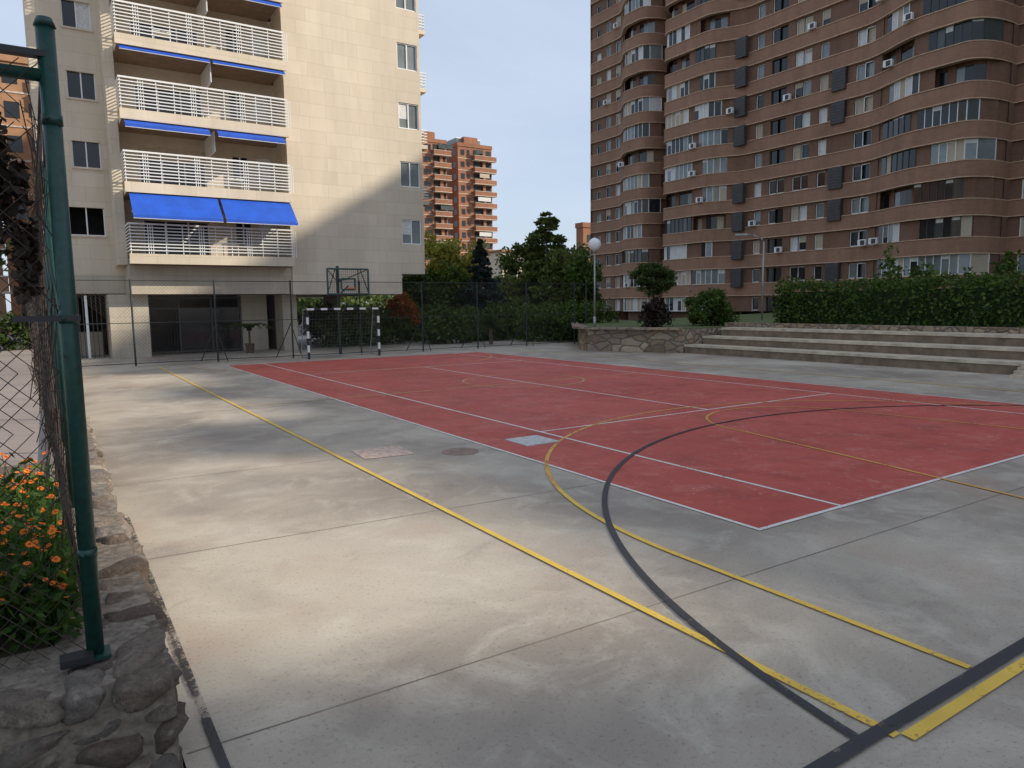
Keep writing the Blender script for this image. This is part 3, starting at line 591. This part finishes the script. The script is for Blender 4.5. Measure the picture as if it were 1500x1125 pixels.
# ------------------------------------------------------------ far towers
def tower(name,x0,x1,y0,y1,H,seed,mat='orb'):
    R=random.Random(seed); p=empty(name); K=Kit(p); K('walls',mat).box(x0,x1,y0,y1,-.1,H); w=x1-x0
    K('parapet',mat).box(x0-.15,x1+.15,y0-.15,y1+.15,H,H+.9); K('roof_housing',mat).box(x0+w*.3,x1-w*.3,y0+2,y0+(y1-y0)*.5,H+.9,H+3.0)
    for k in range(int(H/2.95)):
        z=.5+k*2.95
        bx0,bx1=(x0+w*.42,x1+.7)
        K('balcony_slabs',mat).box(bx0,bx1,y0-1.3,y0-.002,z,z+1.0); K('balcony_top','copw').box(bx0-.05,bx1+.05,y0-1.35,y0-.004,z-.14,z-.002); K('balcony_top','copw').box(bx0-.05,bx1+.05,y0-1.35,y0-.004,z+1.002,z+1.10)
        K('openings','dark').box(bx0+.3,bx1-1.0,y0-.08,y0-.01,z+1.15,z+2.6); K('mid_piers',mat).box((bx0+bx1)/2-.4,(bx0+bx1)/2+.4,y0-.5,y0-.09,z+1.11,z+2.8)
        if R.random()<.5: c=R.choice(['blindw','glg','blind','blindw']); a=R.uniform(bx0,bx0+1.5); K('awn_'+c,c).box(a,a+R.uniform(2,4),y0-1.42,y0-1.36,z+1.5,z+2.5)
        K('windows','gls').box(x0+w*.08,x0+w*.08+1.1,y0-.04,y0+.1,z+1,z+2.4); K('windows','gls').box(x0+w*.26,x0+w*.26+.8,y0-.04,y0+.1,z+1.2,z+2.4)
        K('bands','copw').box(x0-.04,x0+w*.40,y0-.06,y0-.003,z+.2,z+.34)
        yy=y0+.8
        while yy<y1-2: K('windows','gls').box(x0-.05,x0+.1,yy,yy+1.5,z+1,z+2.4); yy+=3.6
    K.done(); return p
tower('orange_brick_tower',73.9,80.8,157,164,41.8,1); tower('orange_brick_tower',84.6,94.6,158,170,42.0,2)
K=Kit(empty('rooftop_glasshouse')); K('glass','glt').box(86,93,161,168,42.9,44.6); K('frame','wht').box(85.9,93.1,160.9,168.1,44.602,44.8); K.done()
tower('orange_brick_block',78.3,90,100,102,16,3)
tower('pale_brick_building',-34,-8.2,58,70,21,4,'orl'); tower('pale_brick_building',-8,2,75,85,24,5,'orl')
K=Kit(empty('white_building')); K('walls','trav').box(86,97,140,150,0,14.5)
for z in (2,5,8,11): 
    for x in range(87,96,2): K('windows','gls').box(x,x+1,139.9,139.99,z+.5,z+1.9)
K('roof','orb').prism([(85.5,139.5),(97.5,139.5),(97.5,150.5),(85.5,150.5)],14.5,15); K.done()
# ------------------------------------------------------------ planter, steps, terrace on right
pw=one('stone_planter_wall','stone'); pts=[(17.02,17.1),(15.05,21.0),(15.4,22.0),(19.6,27.5),(21,27.5),(21,17.1)]
pw.prism(pts,-.05,1.0); pw.done()
cp=one('planter_coping','stone'); 
for a,b in zip(pts[:3],pts[1:4]):
    A=Vector((*a,0));B=Vector((*b,0)); n=(B-A).normalized().cross(Vector((0,0,1)))*.04; i_=-n*9
    cp.prism([tuple((A+n)[:2]),tuple((B+n)[:2]),tuple((B+i_)[:2]),tuple((A+i_)[:2])],.985,1.08)
cp.done()
gt=one('grass_terrace','grass'); gt.prism([(17.3,17.2),(15.35,21.0),(19.7,27.2),(55,40),(55,-30),(20.0,-30),(20.0,17.1)],.6,1.03); gt.done()
st=empty('concrete_bleachers'); K=Kit(st)
lv=[(17.1,.36),(17.95,.70),(18.8,1.04)]
for i,(x,z) in enumerate(lv):
    x1=lv[i+1][0] if i<2 else 19.7
    K('treads','step').box(x-.04,x1-.002,-20,17.08-.25*i,z-.09,z); K('risers','stepd').box(x,x1-.003,-20,17.07-.25*i,-.05,z-.092)
for q in range(4): K('stairs','step').box(16.2+q*.22,17.05,1.5,4.5,-.05,.09*(q+1))
K.done()
ew=one('stone_edging_wall','stone'); ew.box(19.72,20.15,-20,17.2,.9,1.22); ew.done()
hg=empty('clipped_hedge'); P=np.stack([rng.uniform(20.35,21.75,60000),rng.uniform(-12,15.3,60000),rng.uniform(1.0,2.85,60000)],1)
dd=np.minimum.reduce([P[:,0]-20.35,2.85-P[:,2],15.3-P[:,1]]); P=P[dd<.28]; lump=.10*np.sin(P[:,1]*2.3)+.07*np.sin(P[:,1]*5.1+P[:,2]*3)+.06*np.sin(P[:,1]*.9+1); P[:,0]-=lump*(P[:,2]-1)/1.85; P[:,2]+=lump*.8+rng.normal(size=len(P))*.08; P[:,0]+=rng.normal(size=len(P))*.06
cells('leaves',P,.045,'hedge',hg); k=MB('inner_branches','bush',hg); k.box(20.62,21.6,-12,15.0,1.0,2.5); k.done()
tree('topiary_tree',(18.0,19.9,1.03),2.9,[(0,0,2.22,.98,.98,.72)],9000,.035,'bush',.06,6,70,.13)
tree('red_leaf_shrub',(17.7,19.5,1.03),1.2,[(0,0,.55,.7,.7,.6),(.1,0,.95,.4,.4,.35)],2200,.05,'drk',.03)
tree('round_bush',(20.8,18.9,1.03),1.6,[(0,0,.75,1.15,1.15,.95)],9000,.04,'hedge',.06,5,70,.13)
for nm,x,y,h in (('young_tree',24.5,12.6,3.1),('young_tree',25.2,11.6,2.6),('young_tree',27,9.2,2.7),('young_tree',23.5,9.0,2.1)):
    tree(nm,(x,y,1.0),h,[(0,0,h*.7,.5,.5,h*.35),(.1,.2,h*.5,.6,.6,.5)],900,.06,'hedge',.03,5,14,.3)
lp=empty('globe_street_lamp',(15.9,21.55,1.03)); K=Kit(lp); K('post','galv',True).tube((0,0,0),(0,0,.5),.07,.06,12); K('post','galv',True).tube((0,0,.5),(0,0,3.45),.045,.035,12); K('collar','galv',True).tube((0,0,3.42),(0,0,3.55),.06,.10,12); K('globe','globe',True).ball((0,0,3.8),.29); K('cap','galv',True).tube((0,0,4.06),(0,0,4.12),.1,.03,12); K.done()
lp=empty('street_lamp',(30.2,23.3,.9)); K=Kit(lp); K('post','galv',True).tube((0,0,0),(0,0,4.7),.06,.045,10); K('post','galv',True).path([(0,0,4.7),(-.15,.12,4.95),(-.5,.38,5.1),(-.9,.7,5.15)],.035); K('head','galv').prism([(-.8,.55),(-.72,.75),(-1.2,1.12),(-1.32,.98)],5.1,5.2); K.done()
# ------------------------------------------------------------ garden behind the fence
def polar(u,fw):
    a=math.radians(u); return (-5.47+fw*math.sin(a),-4.18+fw*math.cos(a))
x,y=polar(30.7,46); conifer('blue_spruce',(x,y,0),6.2,2.1,16000,.07,'blued',.02,.2,140)
x,y=polar(35.9,52); conifer('cedar_tree',(x,y,0),8.6,3.2,22000,.08,'lightc',.05,.12,160,.60)
x,y=polar(37.6,50); tree('garden_tree',(x,y,0),6.4,[(0,0,4.3,1.7,1.6,1.8),(-1,0,2.8,1.3,1.3,1.2)],8000,.09,'lightc',.1)
x,y=polar(34.3,54); tree('garden_tree',(x,y,0),6.6,[(0,0,4.7,1.9,1.5,1.8),(1.2,0,3.4,1.4,1.3,1.3)],10000,.09,'lightc',.1)
x,y=polar(38.9,47); tree('garden_tree',(x,y,0),5.2,[(0,0,3.3,1.2,1.2,1.6)],5500,.08,'hedge',.1)
x,y=polar(27.0,62); tree('autumn_tree',(x,y,0),9.0,[(0,0,5.8,2.0,2,2.3),(1.5,0,4.8,1.6,1.6,1.6)],6000,.11,'yel',.14)
x,y=polar(29.2,64); tree('autumn_tree',(x,y,0),8.3,[(0,0,5.6,2.2,2,2.2),(-1.6,0,4.4,1.6,1.6,1.6)],6500,.11,'yel',.14)
x,y=polar(32.9,70); tree('autumn_tree',(x,y,0),5.6,[(0,0,3.3,2.2,2,1.5)],3500,.12,'lightc',.14)
x,y=polar(25.9,47); tree('dark_garden_tree',(x,y,0),4.9,[(0,0,3.2,1.4,1.5,1.4),(1.4,0,2.5,1.3,1.4,1.2)],8000,.08,'bush',.1)
x,y=polar(28.0,47); tree('dark_garden_tree',(x,y,0),4.6,[(0,0,3.0,1.4,1.5,1.3),(-1.3,0,2.4,1.3,1.4,1.2)],8000,.08,'hedge',.1)
x,y=polar(24.2,41); tree('red_shrub',(x,y,0),2.8,[(0,0,2.1,.8,.75,.7),(.4,0,1.4,.7,.6,.5)],3400,.06,'redl',.05)
bl=[]
for i in range(34):
    x,y=polar(18+i*.66,42+random.uniform(-2.5,4)); bl.append((x,y,.8+random.uniform(-.1,.4),1.1,1.0,.9+random.uniform(0,.3)))
cells('shrub_border',blobpts(bl,42000,26,.22),.06,'hedge')
x,y=polar(31.4,38.5); yu=empty('yucca_plant',(x,y,0)); k=MB('leaves','lightc',yu)
for i in range(140):
    a=random.uniform(0,6.28); e=random.uniform(.1,1.45); L=random.uniform(.8,1.2); d=Vector((math.cos(a)*math.cos(e),math.sin(a)*math.cos(e),math.sin(e))); s=d.cross(Vector((0,0,1))).normalized()*.035; c=Vector((0,0,.9)); k.poly([tuple(c-s),tuple(c+s),tuple(c+d*L*.6+s),tuple(c+d*L-Vector((0,0,.12))),tuple(c+d*L*.6-s)])
k.done(); k=MB('trunk','bark',yu); k.tube((0,0,0),(0,0,.95),.1); k.done()
pm=empty('potted_palm',(2.55,30.9,0)); k=MB('fronds','hedge',pm)
for i in range(26):
    a=i*.393*1.7+random.uniform(-.2,.2); L=random.uniform(.9,1.4); prev=Vector((0,0,1.1))
    for j in range(7):
        t=(j+1)/7; q=Vector((math.cos(a)*L*t,math.sin(a)*L*t,1.1+1.2*t-1.2*t*t)); s=Vector((-math.sin(a),math.cos(a),0))*.15*(1.1-t)
        k.poly([tuple(prev),tuple(prev+s+Vector((0,0,-.05))),tuple(q)]); k.poly([tuple(prev),tuple(q),tuple(prev-s+Vector((0,0,-.05)))]); prev=q
k.done(); k=MB('stem','bark',pm); k.tube((0,0,.4),(0,0,1.1),.05); k.tube((0,0,0),(0,0,.45),.16,.22,12); k.done()
bl=[(-14+i*.9,33+random.uniform(-.3,.3),1.3,.8,.7,.75) for i in range(10)]; cells('garden_hedge',blobpts(bl,7000,20,.22),.06,'bush')
tree('street_tree',(-8.6,38,.4),7,[(0,0,5,1.6,1.6,1.5),(-1.5,0,4.2,1.4,1.4,1.3)],3500,.10,'lightc',.12)
tree('street_tree',(-11.5,26,.4),5,[(0,0,3.6,1.3,1.3,1.2)],2500,.08,'bush',.1)
bl=[]
for i in range(70):
    a=5+i*.75; x,y=polar(a,random.uniform(105,150)); bl.append((x,y,random.uniform(1,3),5,5,random.uniform(2.5,5)))
cells('distant_trees',blobpts(bl,22000,20,.24),.32,'lightc')
# ------------------------------------------------------------ light, sky, camera
el=math.radians(27); sd=Vector((1.5,-1,0)).normalized()*math.cos(el)+Vector((0,0,math.sin(el)))
L=D.lights.new('sun','SUN'); L.energy=5.0; L.angle=math.radians(.8); L.color=(1,.90,.75); lo=D.objects.new('sun',L); col.objects.link(lo); lo.rotation_euler=sd.to_track_quat('Z','Y').to_euler(); lo.location=(20,-20,60)
wd=D.worlds.new('World'); scene.world=wd; wd.use_nodes=True; nt=wd.node_tree; bg=nt.nodes['Background']; sk=nt.nodes.new('ShaderNodeTexSky'); sk.sky_type='NISHITA'; sk.sun_disc=False; sk.sun_elevation=el
sk.sun_rotation=math.atan2(sd.x,sd.y); sk.air_density=1.0; sk.dust_density=2.0; sk.ozone_density=1.2; sk.altitude=600
tc=nt.nodes.new('ShaderNodeTexCoord'); mp=nt.nodes.new('ShaderNodeMapping'); mp.inputs['Scale'].default_value=(1,1,3.0); nt.links.new(tc.outputs['Generated'],mp.inputs[0])
cl=ramp(nt,noise(nt,mp.outputs[0],1.3,7,.55,.6),[(.3,.45),(.7,.82)])
skc=mixc(nt,cl,sk.outputs[0],(4.9,5.65,6.9))
nt.links.new(skc,bg.inputs[0]); bg.inputs[1].default_value=.142
yaw,pit,rol,f=.5769,.1118,-.0126,1042.47
Fv=Vector((math.sin(yaw)*math.cos(pit),math.cos(yaw)*math.cos(pit),-math.sin(pit))); R=Vector((math.cos(yaw),-math.sin(yaw),0)); U=R.cross(Fv); R2=R*math.cos(rol)+U*math.sin(rol); U2=R2.cross(Fv)
cd=D.cameras.new('camera'); cd.sensor_width=36; cd.lens=f/1500*36; cd.clip_start=.05; cd.clip_end=4000; co=D.objects.new('camera',cd); col.objects.link(co)
m=Matrix((R2,U2,-Fv)).transposed().to_4x4(); m.translation=Vector((-5.4733,-4.1776,2.1495)); co.matrix_world=m; scene.camera=co
scene.view_settings.view_transform='Standard'; scene.view_settings.look='None'; scene.view_settings.exposure=0
